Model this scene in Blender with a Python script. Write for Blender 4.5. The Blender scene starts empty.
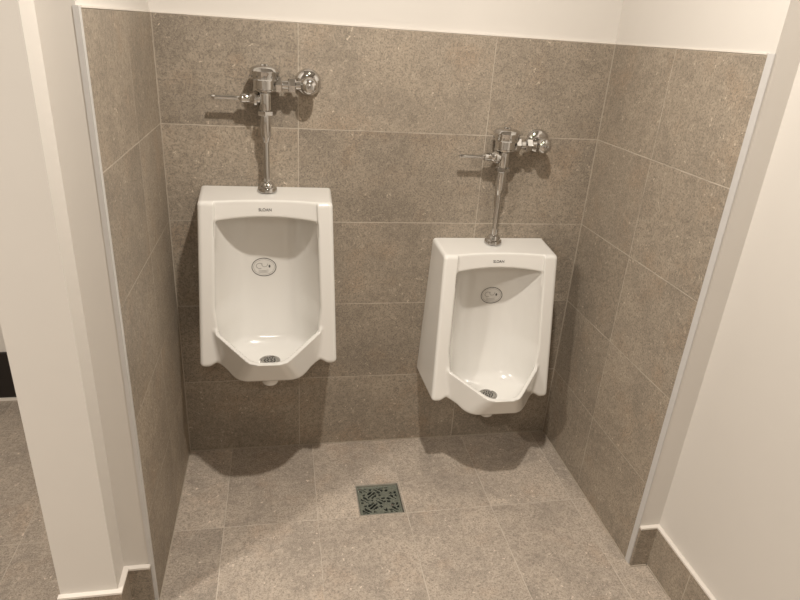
import bpy, bmesh, math, random
import numpy as np
from mathutils import Vector, Matrix
random.seed(4)
PI = math.pi
C = bpy.context.scene.collection

# ------------------------------------------------------------------ camera
cd = bpy.data.cameras.new('camera'); cam = bpy.data.objects.new('camera', cd); C.objects.link(cam)
cam.location = (0.3579, -2.0130, 1.5257)
cam.rotation_euler = (1.1556, -0.0632, -0.1779)
cd.sensor_width = 36.0; cd.lens = 613.56 * 36 / 800; cd.clip_start = 0.02
bpy.context.scene.camera = cam

# ------------------------------------------------------------------ world
w = bpy.data.worlds.new('world'); bpy.context.scene.world = w; w.use_nodes = True
w.node_tree.nodes['Background'].inputs[0].default_value = (1.0, 0.9, 0.8, 1)
w.node_tree.nodes['Background'].inputs[1].default_value = 0.02

# ------------------------------------------------------------------ lights (ceiling lamps of the washroom)
def disk(name, loc, power, size, col=(1.0, 0.93, 0.84), spread=170):
    l = bpy.data.lights.new(name, 'AREA'); l.shape = 'DISK'; l.size = size; l.energy = power; l.color = col
    l.spread = math.radians(spread)
    o = bpy.data.objects.new(name, l); C.objects.link(o); o.location = loc
    return o
CEIL = 2.50
LAMPS = [((0.66, -1.00), 23.5, 0.075), ((0.30, -3.10), 11.0, 0.16), ((-1.45, -1.86), 40.0, 0.14)]
for (lx, ly), pw, sz in LAMPS:
    disk('ceiling_lamp_light', (lx, ly, CEIL - 0.025), pw, sz)

# ------------------------------------------------------------------ exposure
vs = bpy.context.scene.view_settings
bpy.context.scene.display_settings.display_device = 'sRGB'
vs.view_transform = 'Standard'; vs.look = 'None'; vs.gamma = 1.0; vs.use_curve_mapping = False
vs.exposure = 0.36

# ------------------------------------------------------------------ materials
def new_mat(name):
    m = bpy.data.materials.new(name); m.use_nodes = True
    return m, m.node_tree, m.node_tree.nodes['Principled BSDF']
def simple(name, col, rough=0.5, metal=0.0, coat=0.0, noise=0.0, nscale=20.0, bump=0.0):
    m, nt, p = new_mat(name)
    p.inputs['Base Color'].default_value = (*col, 1); p.inputs['Roughness'].default_value = rough
    p.inputs['Metallic'].default_value = metal; p.inputs['Coat Weight'].default_value = coat
    p.inputs['Coat Roughness'].default_value = 0.04
    N = nt.nodes; L = nt.links
    tc = N.new('ShaderNodeTexCoord'); no = N.new('ShaderNodeTexNoise')
    no.inputs['Scale'].default_value = nscale; no.inputs['Detail'].default_value = 4
    L.new(tc.outputs['Object'], no.inputs['Vector'])
    if noise:
        mx = N.new('ShaderNodeMix'); mx.data_type = 'RGBA'
        mx.inputs[6].default_value = (*[c * (1 - noise) for c in col], 1)
        mx.inputs[7].default_value = (*[min(1, c * (1 + noise)) for c in col], 1)
        L.new(no.outputs['Fac'], mx.inputs[0]); L.new(mx.outputs[2], p.inputs['Base Color'])
    if bump:
        b = N.new('ShaderNodeBump'); b.inputs['Strength'].default_value = bump; b.inputs['Distance'].default_value = 0.002
        L.new(no.outputs['Fac'], b.inputs['Height']); L.new(b.outputs['Normal'], p.inputs['Normal'])
    return m

def tile_mat(name, ua, va, u0, du, v0, dv, base, grout, lw=0.0030, seed=0.0, rough=0.5, fade=0.25, sc=1.0, contrast=1.0):
    """stone tile: joints at ua = u0 + k*du and va = v0 + k*dv (world axes)."""
    m, nt, p = new_mat(name); N = nt.nodes; L = nt.links
    def math_(op, a, b=None, c=None):
        n = N.new('ShaderNodeMath'); n.operation = op
        for i, x in enumerate((a, b, c)):
            if x is None: continue
            if isinstance(x, (int, float)): n.inputs[i].default_value = x
            else: L.new(x, n.inputs[i])
        return n.outputs[0]
    tc = N.new('ShaderNodeTexCoord'); sp = N.new('ShaderNodeSeparateXYZ'); L.new(tc.outputs['Object'], sp.inputs[0])
    U = math_('DIVIDE', math_('SUBTRACT', sp.outputs[ua], u0), du)
    V = math_('DIVIDE', math_('SUBTRACT', sp.outputs[va], v0), dv)
    def edge(x, d):
        f = math_('FRACT', x); g = math_('MINIMUM', f, math_('SUBTRACT', 1.0, f)); return math_('MULTIPLY', g, d)
    e = math_('MINIMUM', edge(U, du), edge(V, dv))
    wob = N.new('ShaderNodeTexNoise'); wob.inputs['Scale'].default_value = 60; L.new(tc.outputs['Object'], wob.inputs['Vector'])
    e2 = math_('ADD', e, math_('MULTIPLY', math_('SUBTRACT', wob.outputs['Fac'], 0.5), 0.0012))
    line = N.new('ShaderNodeMapRange'); line.inputs[1].default_value = lw * 0.25; line.inputs[2].default_value = lw * 0.65
    line.inputs[3].default_value = 1; line.inputs[4].default_value = 0; L.new(e2, line.inputs[0])
    # per-tile id
    cid = N.new('ShaderNodeCombineXYZ'); L.new(math_('FLOOR', U), cid.inputs[0]); L.new(math_('FLOOR', V), cid.inputs[1]); cid.inputs[2].default_value = seed
    wn = N.new('ShaderNodeTexWhiteNoise'); L.new(cid.outputs[0], wn.inputs['Vector'])
    off = N.new('ShaderNodeVectorMath'); off.operation = 'SCALE'; L.new(wn.outputs['Color'], off.inputs[0]); off.inputs[3].default_value = 7.0
    add = N.new('ShaderNodeVectorMath'); L.new(tc.outputs['Object'], add.inputs[0]); L.new(off.outputs[0], add.inputs[1])
    vec = add.outputs[0]
    def noise(s, det=5, ro=0.6, dist=0.0):
        n = N.new('ShaderNodeTexNoise'); n.inputs['Scale'].default_value = s; n.inputs['Detail'].default_value = det
        n.inputs['Roughness'].default_value = ro; n.inputs['Distortion'].default_value = dist; L.new(vec, n.inputs['Vector']); return n.outputs['Fac']
    def ramp(x, a, b, lo=0.0, hi=1.0):
        r = N.new('ShaderNodeMapRange'); r.inputs[1].default_value = a; r.inputs[2].default_value = b
        r.inputs[3].default_value = lo; r.inputs[4].default_value = hi; L.new(x, r.inputs[0]); return r.outputs[0]
    def mixc(f, a, b, blend='MIX'):
        x = N.new('ShaderNodeMix'); x.data_type = 'RGBA'; x.blend_type = blend
        for i, v in ((0, f), (6, a), (7, b)):
            if isinstance(v, (int, float)): x.inputs[i].default_value = v
            elif isinstance(v, tuple): x.inputs[i].default_value = (*v, 1)
            else: L.new(v, x.inputs[i])
        return x.outputs[2]
    big = noise(5.5 * sc, 4, 0.55, 0.6); mid = noise(26 * sc, 6, 0.7, 0.2); spot = noise(62, 4, 0.7, 0.8); fine = noise(170, 3, 0.7); grain = noise(420, 2, 0.8)
    k = contrast
    dark = tuple(c * (1 - 0.20 * k) for c in base); light = (min(1, base[0] * (1 + .22 * k)), min(1, base[1] * (1 + .21 * k)), min(1, base[2] * (1 + .19 * k)))
    col = mixc(ramp(big, 0.36, 0.64), dark, light)
    warm = noise(8 * sc, 3, 0.5)
    col = mixc(ramp(warm, 0.54, 0.70, 0, 0.55), col, (base[0] * 1.12, base[1] * 0.94, base[2] * 0.80))
    col = mixc(ramp(mid, 0.35, 0.68, 0, 0.55 * k), col, tuple(c * 1.32 for c in base))
    col = mixc(ramp(spot, 0.49, 0.33, 0, 0.58), col, tuple(c * 0.56 for c in base))
    col = mixc(ramp(spot, 0.54, 0.70, 0, 0.60), col, tuple(min(1, c * 1.62) for c in base))
    col = mixc(ramp(fine, 0.52, 0.38, 0, 0.85), col, tuple(c * 0.60 for c in base))
    col = mixc(ramp(grain, 0.53, 0.66, 0, 0.75), col, tuple(min(1, c * 1.6) for c in base))
    # pale shell-like flecks
    vo = N.new('ShaderNodeTexVoronoi'); vo.inputs['Scale'].default_value = 38; vo.inputs['Randomness'].default_value = 1
    sv = N.new('ShaderNodeVectorMath'); sv.operation = 'ADD'; L.new(vec, sv.inputs[0])
    nz = N.new('ShaderNodeTexNoise'); nz.inputs['Scale'].default_value = 70; L.new(vec, nz.inputs['Vector'])
    scl = N.new('ShaderNodeVectorMath'); scl.operation = 'SCALE'; scl.inputs[3].default_value = 0.035; L.new(nz.outputs['Color'], scl.inputs[0]); L.new(scl.outputs[0], sv.inputs[1])
    L.new(sv.outputs[0], vo.inputs['Vector'])
    fl = math_('MULTIPLY', ramp(vo.outputs['Distance'], 0.17, 0.06), ramp(noise(13, 2), 0.45, 0.56))
    col = mixc(math_('MULTIPLY', fl, 0.8), col, tuple(min(1, c * 2.3) for c in base))
    # per-tile tone
    tone = ramp(wn.outputs['Value'], 0, 1, 1 - 0.09 * k, 1 + 0.09 * k)
    hs = N.new('ShaderNodeHueSaturation'); L.new(tone, hs.inputs['Value']); L.new(col, hs.inputs['Color']); col = hs.outputs[0]
    # joint: visible in places, nearly lost in others
    vis = ramp(noise(6, 2), 0.38, 0.56, fade, 1.0)
    lf = math_('MULTIPLY', line.outputs[0], vis)
    col = mixc(lf, col, grout)
    L.new(col, p.inputs['Base Color'])
    L.new(ramp(mid, 0.3, 0.7, rough - 0.05, rough + 0.10), p.inputs['Roughness'])
    p.inputs['Specular IOR Level'].default_value = 0.4
    h = math_('SUBTRACT', math_('MULTIPLY', fine, 0.35), math_('MULTIPLY', line.outputs[0], 0.6))
    b = N.new('ShaderNodeBump'); b.inputs['Strength'].default_value = 0.35; b.inputs['Distance'].default_value = 0.0012
    L.new(h, b.inputs['Height']); L.new(b.outputs['Normal'], p.inputs['Normal'])
    return m

STONE = (0.283, 0.240, 0.190); GROUT = (0.50, 0.44, 0.365)
X, Y, Z = 0, 1, 2
m_back = tile_mat('stone_tile_back', X, Z, 0.4127 - 0.6195, 0.6195, 0, 0.305, STONE, GROUT, seed=1.0)
m_left = tile_mat('stone_tile_left', Y, Z, -0.318, 0.62, 0, 0.305, STONE, GROUT, seed=2.0)
m_right = tile_mat('stone_tile_right', Y, Z, -0.342, 0.62, 0, 0.305, STONE, GROUT, seed=3.0)
m_floor = tile_mat('stone_tile_floor', X, Y, 0.157, 0.3055, -0.414, 0.61, (0.385, 0.330, 0.275), (0.55, 0.485, 0.41), seed=4.0, rough=0.42, fade=0.1, contrast=1.25)
m_base = tile_mat('stone_tile_base', X, Y, 0.11, 0.6, 0.3, 0.6, STONE, GROUT, seed=5.0)
m_paint = simple('warm_white_paint', (0.645, 0.612, 0.568), 0.55, noise=0.015, nscale=9, bump=0.08)
m_ceil = simple('ceiling_paint', (0.50, 0.48, 0.45), 0.8, noise=0.01)
m_caulk = simple('pale_caulk', (0.72, 0.67, 0.61), 0.45, noise=0.05, nscale=80)
m_joint = simple('corner_grout', (0.40, 0.345, 0.28), 0.6, noise=0.2, nscale=90)
m_edge = simple('brushed_edge_trim', (0.58, 0.565, 0.55), 0.45, metal=0.1, noise=0.05, nscale=60)
m_darkbase = simple('dark_base_panel', (0.012, 0.008, 0.006), 0.35, noise=0.3, nscale=6)
m_porc = simple('glazed_porcelain', (0.745, 0.727, 0.69), 0.16, coat=0.6, noise=0.008, nscale=6)
m_chrome = simple('polished_chrome', (0.64, 0.63, 0.615), 0.05, metal=1.0, noise=0.03, nscale=30)
m_chrome_d = simple('dull_chrome', (0.42, 0.41, 0.39), 0.25, metal=1.0, noise=0.1, nscale=60)
m_black = simple('dark_hole', (0.01, 0.01, 0.01), 0.6, noise=0.2)
m_ink = simple('grey_printed_ink', (0.09, 0.085, 0.08), 0.5, noise=0.1, nscale=200)
m_ink2 = simple('pale_printed_ink', (0.22, 0.21, 0.195), 0.5, noise=0.1, nscale=200)
m_stick = simple('clear_label_film', (0.71, 0.69, 0.655), 0.2, noise=0.03, nscale=60)
m_grate = simple('green_grey_cast_metal', (0.30, 0.33, 0.285), 0.28, metal=0.7, noise=0.45, nscale=160, bump=0.6)
m_frame = simple('pale_drain_frame', (0.42, 0.39, 0.34), 0.35, metal=0.5, noise=0.1, nscale=60)
m_lens, nt_, p_ = new_mat('lamp_lens')
p_.inputs['Emission Color'].default_value = (1, 0.85, 0.68, 1); p_.inputs['Emission Strength'].default_value = 6.0

# ------------------------------------------------------------------ mesh helpers
def link(name, me, mat, parent=None, smooth=False):
    me.materials.append(mat)
    if smooth:
        me.polygons.foreach_set('use_smooth', [True] * len(me.polygons))
    o = bpy.data.objects.new(name, me); C.objects.link(o)
    if parent: o.parent = parent
    return o
def obj(name, bm, mat, parent=None, smooth=False, sharp=None):
    bmesh.ops.recalc_face_normals(bm, faces=bm.faces[:])
    me = bpy.data.meshes.new(name); bm.to_mesh(me); bm.free()
    o = link(name, me, mat, parent, smooth)
    if smooth and sharp is not None:
        try: me.set_sharp_from_angle(angle=math.radians(sharp))
        except Exception: pass
    return o
def box(bm, a, b):
    v = [bm.verts.new((x, y, z)) for x in (a[0], b[0]) for y in (a[1], b[1]) for z in (a[2], b[2])]
    for f in ((0, 1, 3, 2), (4, 6, 7, 5), (0, 4, 5, 1), (2, 3, 7, 6), (0, 2, 6, 4), (1, 5, 7, 3)): bm.faces.new([v[i] for i in f])
def struct(name, bm, mat, label=None):
    o = obj(name, bm, mat); o['kind'] = 'structure'
    if label: o['label'] = label
    return o
def boxes(*bs):
    bm = bmesh.new()
    for a, b in bs: box(bm, a, b)
    return bm
def lathe(bm, prof, origin=(0, 0, 0), axis=(0, 0, 1), seg=32, caps=True, facets=None):
    """profile of (radius, height) turned around axis from origin"""
    q = Vector((0, 0, 1)).rotation_difference(Vector(axis)).to_matrix(); o = Vector(origin); rings = []
    n = facets or seg
    for r, h in prof:
        rings.append([bm.verts.new(o + q @ Vector((r * math.cos(2 * PI * (i + .5) / n), r * math.sin(2 * PI * (i + .5) / n), h))) for i in range(n)])
    for a, b in zip(rings, rings[1:]):
        for i in range(n): bm.faces.new((a[i], a[(i + 1) % n], b[(i + 1) % n], b[i]))
    if caps: bm.faces.new(rings[0][::-1]); bm.faces.new(rings[-1])
def thing(name, label, cat, loc=(0, 0, 0), group=None):
    o = bpy.data.objects.new(name, None); C.objects.link(o); o.location = loc; o.empty_display_size = 0.05
    o['label'] = label; o['category'] = cat
    if group: o['group'] = group
    return o
def dup(root, loc, label):
    r = root.copy(); C.objects.link(r); r.location = loc; r['label'] = label
    out = {}
    for ch in list(root.children):
        c = ch.copy(); C.objects.link(c); c.parent = r; out[ch.name.split('.')[0]] = c
        for g in ch.children:
            d = g.copy(); C.objects.link(d); d.parent = c
    return r, out

# ------------------------------------------------------------------ the setting
W = 1.4378; TH = 1.526                      # alcove width, tile height
YL, YR = -0.678, -0.696                     # front ends of the tiled side walls
PT = 0.008                                  # how far the paint sits behind the tile face
TOP = CEIL
FRONT = -4.6
fl = struct('floor', boxes(((-2.65, FRONT, -0.05), (1.62, 0.56, 0))), m_floor)
struct('ceiling', boxes(((-2.65, FRONT, CEIL), (1.62, 0.56, CEIL + 0.05))), m_ceil)
# alcove: tiled lower part and painted upper part, flush walls behind
struct('wall_back_tiled', boxes(((0, 0, 0), (W, 0.012, TH))), m_back)
struct('wall_left_tiled', boxes(((-0.006, YL, 0), (0, 0.012, TH))), m_left)
struct('wall_right_tiled', boxes(((W, YR, 0), (W + 0.0029, 0.012, TH))), m_right)
struct('wall_back', boxes(((-0.005, PT, TH), (W + 0.002, 0.03, TOP))), m_paint)
# left partition block: side of the alcove, shallow return, then the nib towards the room
XS, XE = -0.074, -0.210                     # step face and free end of the partition
YA, YB = -0.692, -0.766
def prism(bm, pts, z0, z1):
    lo = [bm.verts.new((x, y, z0)) for x, y in pts]; hi = [bm.verts.new((x, y, z1)) for x, y in pts]; n = len(pts)
    bm.faces.new(lo[::-1]); bm.faces.new(hi)
    for i in range(n): bm.faces.new((lo[i], lo[(i + 1) % n], hi[(i + 1) % n], hi[i]))
bm = bmesh.new(); prism(bm, [(-0.0064, 0.43), (-0.0064, YA), (XS, YA), (XS, YB), (XE, YB), (XE, 0.43)], 0, TOP)
struct('wall_left', bm, m_paint)
# upper painted parts just behind the tile faces
struct('wall_left_upper', boxes(((-0.0064, YA, TH), (-0.005, 0.0079, TOP))), m_paint)
YC = -0.716
bm = bmesh.new(); prism(bm, [(W + 0.003, 0.03), (W + 0.003, YC), (1.508, YC), (1.508, FRONT), (1.60, FRONT), (1.60, 0.03)], 0, TOP)
struct('wall_right', bm, m_paint)
struct('wall_right_upper', boxes(((W + 0.002, YC, TH), (W + 0.003, 0.0079, TOP))), m_paint)
struct('wall_far_left', boxes(((-2.60, 0.43, 0), (-0.0064, 0.50, TOP))), m_paint)
struct('wall_outer_left', boxes(((-2.65, FRONT, 0), (-2.60, 0.50, TOP))), m_paint)
struct('wall_front', boxes(((-2.60, FRONT, 0), (1.508, FRONT + 0.05, TOP))), m_paint)

# base tiles with a pale sealant bead on top
BZ = 0.152; T = 0.011
bb = bmesh.new(); prism(bb, [(-0.0068, YA), (-0.0068, YA - T), (XS + T, YA - T), (XS + T, YB - T), (XE - 0.002, YB - T), (XE - 0.002, YB), (XS, YB), (XS, YA)], 0, BZ)
struct('baseboard_left', bb, m_base)
cb = bmesh.new(); e = 0.002
prism(cb, [(-0.0066, YA), (-0.0066, YA - T - e), (XS + T + e, YA - T - e), (XS + T + e, YB - T - e), (XE - 0.004, YB - T - e), (XE - 0.004, YB), (XS, YB), (XS, YA)], BZ, BZ + 0.006)
struct('trim_1', cb, m_caulk, 'pale sealant bead on the base tiles of the left partition')
bb = bmesh.new(); prism(bb, [(W + 0.0031, YC), (W + 0.0031, YC - T), (1.508 - T, YC - T), (1.508 - T, FRONT + 0.05), (1.508, FRONT + 0.05), (1.508, YC)], 0, BZ)
struct('baseboard_right', bb, m_base)
cb = bmesh.new(); prism(cb, [(W + 0.0031, YC), (W + 0.0031, YC - T - e), (1.508 - T - e, YC - T - e), (1.508 - T - e, FRONT + 0.05), (1.508, FRONT + 0.05), (1.508, YC)], BZ, BZ + 0.006)
struct('trim_2', cb, m_caulk, 'pale sealant bead on the base tiles of the right wall')
struct('baseboard_far', boxes(((-2.60, 0.418, 0.012), (XE, 0.43, 0.222))), m_darkbase)
struct('trim_3', boxes(((-2.60, 0.412, 0), (XE, 0.43, 0.012))), m_caulk, 'pale line below the dark base of the far wall')
# metal edge strips on the free ends of the tiled walls
struct('trim_4', boxes(((-0.0105, YA - 0.0012, 0), (0.0, YL, TH + 0.003))), m_edge, 'grey metal edge strip on the left tiled wall')
struct('trim_5', boxes(((W, YC - 0.0012, 0), (W + 0.0031, YR, TH + 0.003))), m_edge, 'grey metal edge strip on the right tiled wall')
# pale bead along the top of the tiles
bm = bmesh.new()
box(bm, (0.0, -0.0015, TH), (W, PT, TH + 0.004)); box(bm, (-0.005, YL, TH), (0.0015, 0.006, TH + 0.004)); box(bm, (W - 0.0015, YR, TH), (W + 0.002, 0.006, TH + 0.004))
struct('trim_6', bm, m_caulk, 'pale sealant line along the top of the wall tiles')
# corner grout of the alcove
g = 0.003
bm = bmesh.new(); box(bm, (0, -g, 0.0), (g, 0, TH)); box(bm, (W - g, -g, 0.0), (W, 0, TH))
box(bm, (0, -g, 0), (W, 0, g)); box(bm, (0, YL, 0), (g, 0, g)); box(bm, (W - g, YR, 0), (W, 0, g))
struct('trim_7', bm, m_joint, 'pale grout in the corners of the tiled alcove')
bm = bmesh.new()
box(bm, (W, YC - 0.003 - 0.004, 0), (W + 0.0035, YC - 0.003, g)); box(bm, (W + 0.0035, YC - T - 0.004, 0), (1.508 - T, YC - T, g))
box(bm, (1.508 - T - 0.004, FRONT + 0.05, 0), (1.508 - T, YC - T, g))
struct('trim_8', bm, m_joint, 'pale grout at the foot of the right base tiles')

# ------------------------------------------------------------------ ceiling lamps (out of frame)
lamp_labels = ['round recessed ceiling lamp above the two urinals', 'round recessed ceiling lamp above the back of the room', 'round recessed ceiling lamp near the outer left wall']
for ((lx, ly), pw, sz), lab in zip(LAMPS, lamp_labels):
    t = thing('ceiling_lamp', lab, 'ceiling lamp', (lx, ly, CEIL), 'recessed ceiling lamps')
    bm = bmesh.new(); r = sz / 2 + 0.01
    lathe(bm, [(r, 0), (r + 0.03, 0), (r + 0.028, -0.006), (r, -0.012)], seg=40, caps=False); obj('trim_ring', bm, m_ceil, t, True, 40)
    bm = bmesh.new(); lathe(bm, [(r, -0.003), (r * .5, -0.004)], seg=32); obj('lens', bm, m_lens, t)

# ------------------------------------------------------------------ urinal: one shape, two bodies
def smax(a, b, k):
    h = np.clip(0.5 + 0.5 * (a - b) / k, 0, 1); return b * (1 - h) + a * h + k * h * (1 - h)
def smin(a, b, k): return -smax(-a, -b, k)
def sstep(a, b, x):
    t = np.clip((x - a) / (b - a), 0, 1); return t * t * (3 - 2 * t)
def field(x, d, z):
    ax = np.abs(x); df = 0.158 + 0.140 * (-z - 0.012)
    hw = 0.2070 + 0.020 * (-z / 0.53) - 0.038 * d; wi = 0.1515 + 0.038 * (-z) - 0.010 * sstep(-0.335, -0.425, z)
    ztop = -0.001 - 0.075 * np.clip(d, 0, 0.3)
    zbot = -0.539 + 0.015 * sstep(0.192, 0.158, ax)
    A = smax(ax - hw, (d - df) * 0.99, 0.014); A = smax(A, z - ztop, 0.014); A = smax(A, zbot - z, 0.018); A = smax(A, -d, 0.003)
    # basin hull; its rim falls gently towards the front
    rim = -0.414 - 0.285 * (d - 0.222); low = np.clip(rim - z, 0, 1)
    obl = 0.766 * (ax - 0.168) + 0.643 * (d - 0.222)
    B = smax(obl + 0.05 * low, (d - (0.364 - 0.50 * low)) * 0.9, 0.020); B = smax(B, ax - 0.170 + 0.06 * low, 0.008)
    zb = -0.556 + 0.25 * np.clip(0.315 - d, 0, 0.10) - 0.055 * sstep(0.315, 0.22, d) * np.clip(1 - (ax / 0.13) ** 2, 0, 1)
    B = smax(B, (z - rim) * 0.95, 0.012); B = smax(B, (zb - z) * 0.95, 0.016); B = smax(B, -d, 0.003)
    S = smin(A, B, 0.010)
    # outlet boss
    nub = smax(np.sqrt(x * x + (d - 0.205) ** 2) - 0.027, -0.619 - z, 0.014); nub = smax(nub, z + 0.52, 0.01)
    S = smin(S, nub, 0.008)
    # recessed, gently hollow front panel
    pr = df - (0.007 + 0.016 * (1 - np.clip(ax / wi, 0, 1) ** 2))
    S = smax(S, -smax(smax(ax - wi, pr - d, 0.002), -0.12 - z, 0.01), 0.006)
    # bowl
    t = np.clip((-z - 0.25) / 0.27, 0, 1.2)
    b0 = 0.046 + 0.069 * t * t
    e = df - 0.014
    back = b0 + (e - b0) * np.clip(ax / wi, 0, 1.2) ** 3.6
    roof = z - (-0.064 - 0.010 * (ax / 0.15) ** 2)
    Cv = smax(ax - wi, (back - d) * 0.8, 0.012); Cv = smax(Cv, roof, 0.010)
    r = np.sqrt(x * x + (d - 0.215) ** 2)
    floor = -0.537 + 0.22 * np.clip(r - 0.035, 0, 1)
    up = 7.0 * np.clip(z - (rim - 0.009), 0, 1)
    Cb = smax(obl + 0.012 + 0.18 * low - up, (d - (0.352 - 0.50 * low)) * 0.9 - up * 3, 0.024)
    Cb = smax(Cb, ax - 0.160 - up, 0.012)
    Cv = smax(Cv, Cb, 0.006); Cv = smax(Cv, floor - z, 0.030)
    S = smax(S, -Cv, 0.009)
    return S
def surface_nets(F, org, h):
    n = np.array(F.shape); s = F < 0
    corners = [(i, j, k) for i in (0, 1) for j in (0, 1) for k in (0, 1)]
    c = n - 1
    sub = lambda A, o: A[o[0]:o[0] + c[0], o[1]:o[1] + c[1], o[2]:o[2] + c[2]]
    cnt = sum(sub(s, o).astype(np.int8) for o in corners); act = (cnt > 0) & (cnt < 8)
    idx = np.argwhere(act); vid = -np.ones(c, dtype=np.int64); vid[act] = np.arange(len(idx))
    acc = np.zeros((len(idx), 3)); num = np.zeros(len(idx))
    for o in corners:
        for ax in range(3):
            if o[ax]: continue
            q = list(o); q[ax] = 1
            a = F[tuple((idx + o).T)]; b = F[tuple((idx + q).T)]; m = (a < 0) != (b < 0)
            t = np.where(m, a / np.where(m, a - b, 1), 0); p = np.tile(np.array(o, float), (len(idx), 1)); p[:, ax] += t
            acc[m] += p[m]; num[m] += 1
    V = org + h * (idx + acc / num[:, None]); faces = []
    for ax in range(3):
        u, v = (ax + 1) % 3, (ax + 2) % 3
        sl0 = [slice(1, -1)] * 3; sl0[ax] = slice(0, -1); sl1 = list(sl0); sl1[ax] = slice(1, None)
        a = s[tuple(sl0)]; b = s[tuple(sl1)]; e = np.argwhere(a != b); off = np.array([1, 1, 1]); off[ax] = 0
        fl_ = a[tuple(e.T)]; e = e + off
        def g_(du, dv):
            q = e.copy(); q[:, u] += du; q[:, v] += dv; return vid[tuple(q.T)]
        quad = np.stack([g_(-1, -1), g_(0, -1), g_(0, 0), g_(-1, 0)], 1)
        quad[~fl_] = quad[~fl_][:, ::-1]; faces.append(quad)
    return V, np.concatenate(faces)
H = 0.0030
gx = np.arange(-0.234, 0.2341, H); gd = np.arange(-0.006, 0.372, H); gz = np.arange(-0.636, 0.012, H)
GX, GD, GZ = np.meshgrid(gx, gd, gz, indexing='ij')
Vn, Fq = surface_nets(field(GX, GD, GZ), np.array([gx[0], gd[0], gz[0]]), H)
for _ in range(3):                                         # pull vertices onto the surface
    ee = 5e-4; f0 = field(*Vn.T)
    gr = np.stack([(field(*(Vn + ee * np.eye(3)[i]).T) - field(*(Vn - ee * np.eye(3)[i]).T)) / (2 * ee) for i in range(3)], 1)
    Vn = Vn - 0.8 * np.clip(f0 / np.maximum((gr ** 2).sum(1), .3), -0.002, 0.002)[:, None] * gr
NN = gr / np.linalg.norm(gr, axis=1)[:, None]
Vw = Vn * np.array([1, -1, 1]); NW = NN * np.array([1, -1, 1])
me = bpy.data.meshes.new('ceramic_body')
me.from_pydata(Vw.tolist(), [], Fq[:, ::-1].tolist()); me.update()
me.polygons.foreach_set('use_smooth', [True] * len(me.polygons))
try: me.normals_split_custom_set_from_vertices(NW.tolist())
except Exception as ex: print('normals', ex)
def surf_d(x, z, d0=0.36):
    """depth of the visible surface in front of the wall at local x, z"""
    ds = np.linspace(d0, 0.0, 1500); f = field(np.full_like(ds, x), ds, np.full_like(ds, z)); i = np.argmax(f < 0); return float(ds[i])
def floor_z(x, d):
    zs = np.linspace(-0.30, -0.60, 1500); f = field(np.full_like(zs, x), np.full_like(zs, d), zs); i = np.argmax(f < 0); return float(zs[i])

GRP = 'wall hung urinals'
U1 = thing('urinal', 'white ceramic urinal mounted higher on the wall, nearer the left tiled wall', 'urinal', (0.3115, 0, 1.034), GRP)
body = link('ceramic_body', me, m_porc, U1)
# strainer in the bowl floor
DR = (0.002, 0.200); dz = floor_z(*DR)
bm = bmesh.new(); lathe(bm, [(0.034, -0.002), (0.034, 0.003), (0.028, 0.0055), (0.026, 0.003), (0.0001, 0.003)], (0, -DR[1], dz), seg=36, caps=False)
st = obj('strainer', bm, m_chrome_d, U1, True, 35); st['label'] = 'chrome drain strainer'
bm = bmesh.new()
for rr, n in ((0.008, 6), (0.017, 12)):
    for i in range(n):
        a = 2 * PI * i / n; lathe(bm, [(0.0026, 0), (0.0026, 0.0008)], (rr * math.cos(a), -DR[1] + rr * math.sin(a), dz + 0.003), seg=10)
obj('strainer_hole', bm, m_black, st)['kind'] = 'stuff'
# printed wordmark
def text_mesh(s, size, extrude=0.0004, bold=0.0):
    cu = bpy.data.curves.new('txt', 'FONT'); cu.body = s; cu.size = size; cu.extrude = extrude; cu.align_x = 'CENTER'; cu.align_y = 'CENTER'; cu.offset = bold
    o = bpy.data.objects.new('txt', cu); C.objects.link(o); bpy.context.view_layer.update()
    dg = bpy.context.evaluated_depsgraph_get(); m = bpy.data.meshes.new_from_object(o.evaluated_get(dg)); bpy.data.objects.remove(o); return m
def wrap(me_, x0, z0, lift):
    """stand a flat drawing (x, y) upright on the ceramic surface around local x0, z0"""
    for v in me_.vertices:
        x, z = v.co.x + x0, v.co.y + z0; d = surf_d(x, z) + lift + v.co.z; v.co = (x, -d, z)
tm = text_mesh('SLOAN', 0.0125, bold=0.0002); wrap(tm, -0.004, -0.0405, 0.0004)
lg = link('wordmark', tm, m_ink, U1); lg['label'] = 'small grey printed wordmark'
# oval printed mark on the bowl wall
def oval_ring(bm, ax_, az_, wdt, n=56, z=0.0, cx=0.0, cy=0.0, a0=0, a1=2 * PI):
    vs_ = []
    for i in range(n + 1):
        a = a0 + (a1 - a0) * i / n; vs_.append([bm.verts.new((cx + (ax_ - w_) * math.cos(a), cy + (az_ - w_) * math.sin(a), z)) for w_ in (0, wdt)])
    for p, q in zip(vs_, vs_[1:]): bm.faces.new((p[0], q[0], q[1], p[1]))
def oval_disc(bm, ax_, az_, n=40, rings=6):
    prev = None
    for k in range(1, rings + 1):
        s = k / rings; cur = [bm.verts.new((ax_ * s * math.cos(2 * PI * i / n), az_ * s * math.sin(2 * PI * i / n), 0)) for i in range(n)]
        if prev is None: bm.faces.new(cur)
        else:
            for i in range(n): bm.faces.new((prev[i], prev[(i + 1) % n], cur[(i + 1) % n], cur[i]))
        prev = cur
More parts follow.
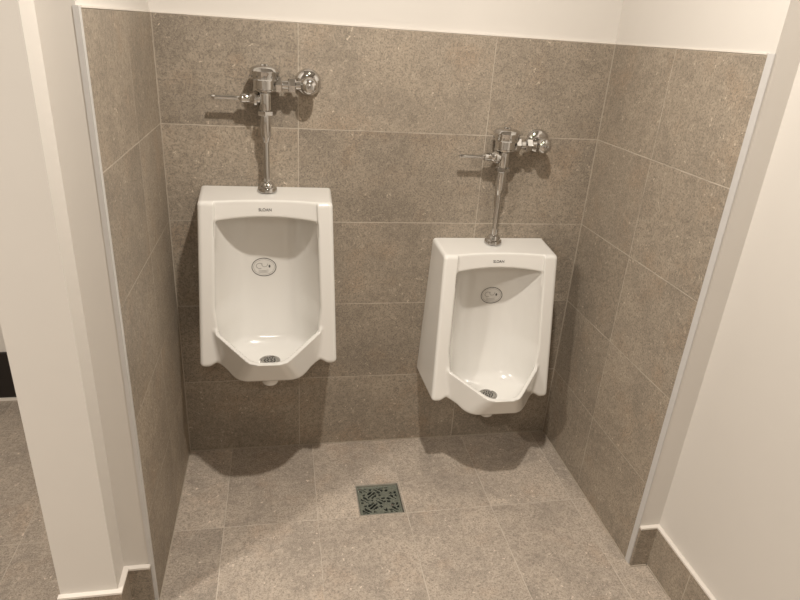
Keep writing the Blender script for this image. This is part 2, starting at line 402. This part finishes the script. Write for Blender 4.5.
def make_mark(parent, x0, z0):
    def put(bm, name, mat, lift, par):
        m2 = bpy.data.meshes.new(name); bm.to_mesh(m2); bm.free(); wrap(m2, x0, z0, lift); return link(name, m2, mat, par)
    bm = bmesh.new(); oval_disc(bm, 0.0405, 0.0325); d_ = put(bm, 'label_disc', m_stick, 0.0006, parent); d_['label'] = 'oval label on the bowl wall'
    bm = bmesh.new(); oval_ring(bm, 0.0405, 0.0325, 0.0024); put(bm, 'label_ring', m_ink, 0.0010, d_)
    bm = bmesh.new(); oval_ring(bm, 0.0345, 0.0265, 0.0008); oval_ring(bm, 0.012, 0.010, 0.0016, 20, cx=-0.014, cy=0.004, a0=0.6, a1=5.2); oval_ring(bm, 0.010, 0.009, 0.0014, 20, cx=0.002, cy=0.009, a0=2.6, a1=6.6)
    for k in range(3): oval_ring(bm, 0.016, 0.004, 0.0010, 18, cx=-0.002, cy=-0.009 - 0.004 * k, a0=PI, a1=2 * PI)
    put(bm, 'label_drawing', m_ink2, 0.0010, d_)
    bm = bmesh.new(); bm.faces.new([bm.verts.new((0.018 + 0.0032 * math.cos(a), 0.003 + 0.0052 * math.sin(a), 0)) for a in [2 * PI * i / 14 for i in range(14)]]); put(bm, 'label_dot', m_ink, 0.0012, d_)
U2, parts = dup(U1, (1.088, 0, 0.863), 'white ceramic urinal mounted lower on the wall, nearer the right tiled wall')
make_mark(U1, -0.015, -0.263); make_mark(U2, 0.021, -0.207)

# ------------------------------------------------------------------ flush valve (origin: on the wall, height of the spud base)
FG = 'chrome flush valves'
FV = thing('flush_valve', 'chrome lever flush valve above the higher left urinal', 'flush valve', (0.3135, 0, 1.0335), FG)
D = -0.050; AX = (0, 0, 1)
def P(name, prof, org, ax, mat=m_chrome, par=FV, seg=36, facets=None, sharp=35):
    bm = bmesh.new(); lathe(bm, prof, org, ax, seg, True, facets); return obj(name, bm, mat, par, facets is None, sharp)
# spud flange: two-step dome on top of the urinal
P('spud_flange', [(0.031, -0.003), (0.031, 0.004), (0.029, 0.009), (0.024, 0.012), (0.0235, 0.018), (0.018, 0.025), (0.012, 0.028)], (0, D, 0), AX)
P('tail_pipe', [(0.0093, -0.002), (0.0093, 0.165)], (0, D, 0), AX)
P('vacuum_breaker_tube', [(0.0096, 0.150), (0.0150, 0.166), (0.0165, 0.170), (0.0165, 0.234)], (0, D, 0), AX)
P('coupling_nut', [(0.0205, 0.228), (0.0245, 0.231), (0.0245, 0.242), (0.0205, 0.245)], (0, D, 0), AX, facets=6)
vb = P('valve_body', [(0.018, 0.244), (0.0195, 0.250), (0.0195, 0.292), (0.024, 0.296), (0.036, 0.300), (0.0365, 0.304), (0.034, 0.306), (0.034, 0.330), (0.037, 0.332)], (0, D, 0), AX)
cp = P('valve_cap', [(0.040, 0.331), (0.0425, 0.334), (0.0430, 0.350), (0.0445, 0.353), (0.0445, 0.356), (0.0430, 0.358), (0.040, 0.3635), (0.033, 0.368), (0.022, 0.3705), (0.013, 0.3715), (0.012, 0.3745), (0.006, 0.3755), (0.0001, 0.3755)], (0, D, 0), AX)
bm = bmesh.new()
for i in range(12):
    a = 2 * PI * i / 12; lathe(bm, [(0.003, 0), (0.003, 0.0015)], ((0.0428 * math.cos(a)), D + 0.0428 * math.sin(a), 0.341), (math.cos(a), math.sin(a), 0), 8)
obj('cap_grip', bm, m_chrome_d, cp)
# lever side (towards the left)
HZ = 0.277
hb = P('handle_socket', [(0.014, 0.014), (0.014, 0.022), (0.0225, 0.024), (0.0225, 0.031), (0.018, 0.035), (0.015, 0.040), (0.0125, 0.046)], (0, D, HZ), (-1, 0, 0))
bm = bmesh.new(); lathe(bm, [(0.0125, 0.044), (0.0135, 0.046), (0.0135, 0.068), (0.010, 0.071), (0.0072, 0.074), (0.0062, 0.080), (0.0058, 0.115), (0.0062, 0.140), (0.0066, 0.150), (0.0052, 0.1545), (0.001, 0.156)], (0, D, HZ), (-1, 0, 0.0))
obj('lever', bm, m_chrome, FV, True, 35)
# supply side (towards the right)
SZ = 0.320
P('outlet_nut', [(0.021, 0.030), (0.0235, 0.033), (0.0235, 0.048), (0.020, 0.051)], (0, D, SZ), (1, 0, 0), facets=6)
P('supply_tube', [(0.0130, 0.045), (0.0130, 0.110)], (0, D, SZ), (1, 0, 0))
P('stop_nut', [(0.0185, 0.068), (0.0215, 0.071), (0.0215, 0.088), (0.0185, 0.091)], (0, D, SZ), (1, 0, 0), facets=6)
P('wall_flange', [(0.041, 0.0), (0.0405, 0.006), (0.037, 0.014), (0.030, 0.020), (0.022, 0.023)], (0.129, 0, SZ + 0.006), (0, -1, 0))
sb = P('stop_valve', [(0.020, 0.018), (0.021, 0.040), (0.0255, 0.046), (0.0262, 0.062), (0.0252, 0.066), (0.024, 0.068), (0.0225, 0.073), (0.017, 0.078), (0.010, 0.0805), (0.0098, 0.0785), (0.0001, 0.078)], (0.130, 0, SZ), (0, -1, 0))
P('stop_screw', [(0.0055, 0.077), (0.0055, 0.0800), (0.004, 0.0808)], (0.130, 0, SZ), (0, -1, 0), mat=m_chrome_d, par=sb)
FV2, kids = dup(FV, (1.0865, 0, 0.8625), 'chrome lever flush valve above the lower right urinal')
for k_, c_ in kids.items():
    if k_ != 'spud_flange': c_.location.z += 0.020        # its tail pipe is a little longer

# ------------------------------------------------------------------ floor drain
x0, x1, y0, y1 = 0.604, 0.762, -0.413, -0.260
# open the floor under the drain
cutbm = boxes(((x0 + 0.001, y0 + 0.001, -0.03), (x1 - 0.001, y1 - 0.001, 0.02)))
cut = obj('cut', cutbm, m_floor); mod = fl.modifiers.new('drain', 'BOOLEAN'); mod.object = cut; mod.operation = 'DIFFERENCE'; mod.solver = 'EXACT'
bpy.context.view_layer.update(); dg = bpy.context.evaluated_depsgraph_get()
nm = bpy.data.meshes.new_from_object(fl.evaluated_get(dg)); fl.modifiers.clear(); fl.data = nm; bpy.data.objects.remove(cut)
t = thing('floor_drain', 'square dark metal drain grate set in the tiled floor', 'floor drain', ((x0 + x1) / 2, (y0 + y1) / 2, 0))
hx, hy = (x1 - x0) / 2, (y1 - y0) / 2; fw = 0.0035
bm = boxes(((-hx, -hy, -0.022), (-hx + fw, hy, 0.0008)), ((hx - fw, -hy, -0.022), (hx, hy, 0.0008)), ((-hx + fw, -hy, -0.022), (hx - fw, -hy + fw, 0.0008)), ((-hx + fw, hy - fw, -0.022), (hx - fw, hy, 0.0008)))
obj('drain_frame', bm, m_frame, t)
bm = boxes(((-hx + fw, -hy + fw, -0.024), (hx - fw, hy - fw, -0.020))); obj('drain_pan', bm, m_black, t)
# cast grate: plate with irregular openings and raised studs
bm = bmesh.new(); n = 34; gxh, gyh = hx - fw - 0.0015, hy - fw - 0.0015; zt_ = -0.0055
def cell_open(i, j):
    if i < 2 or j < 2 or i > n - 3 or j > n - 3: return False
    u, v = i / (n - 1) * 2 - 1, j / (n - 1) * 2 - 1
    return math.sin(u * 14.1 + 2.2 * math.sin(v * 8)) * math.cos(v * 15.3 + 1.8 * math.sin(u * 9)) > 0.22
vtx = {}
def vv(i, j, k):
    if (i, j, k) not in vtx: vtx[(i, j, k)] = bm.verts.new((-gxh + 2 * gxh * i / n, -gyh + 2 * gyh * j / n, zt_ if k else zt_ - 0.005))
    return vtx[(i, j, k)]
op = lambda i, j: i < 0 or j < 0 or i >= n or j >= n or cell_open(i, j)
for i in range(n):
    for j in range(n):
        if op(i, j): continue
        for k in (0, 1): bm.faces.new([vv(i, j, k), vv(i + 1, j, k), vv(i + 1, j + 1, k), vv(i, j + 1, k)])
        for di, dj, a, b in ((-1, 0, (0, 0), (0, 1)), (1, 0, (1, 0), (1, 1)), (0, -1, (0, 0), (1, 0)), (0, 1, (0, 1), (1, 1))):
            if op(i + di, j + dj): bm.faces.new([vv(i + a[0], j + a[1], 0), vv(i + b[0], j + b[1], 0), vv(i + b[0], j + b[1], 1), vv(i + a[0], j + a[1], 1)])
gr_ = obj('grate', bm, m_grate, t)
bm = bmesh.new()
lathe(bm, [(0.005, 0), (0.0045, 0.0016), (0.002, 0.002)], (0.042, -0.030, zt_), seg=12); obj('grate_screw', bm, m_chrome, gr_)
bm = bmesh.new(); lathe(bm, [(0.005, 0), (0.0045, 0.0016), (0.002, 0.002)], (-0.064, 0.060, zt_), seg=12); obj('grate_screw', bm, m_chrome, gr_)
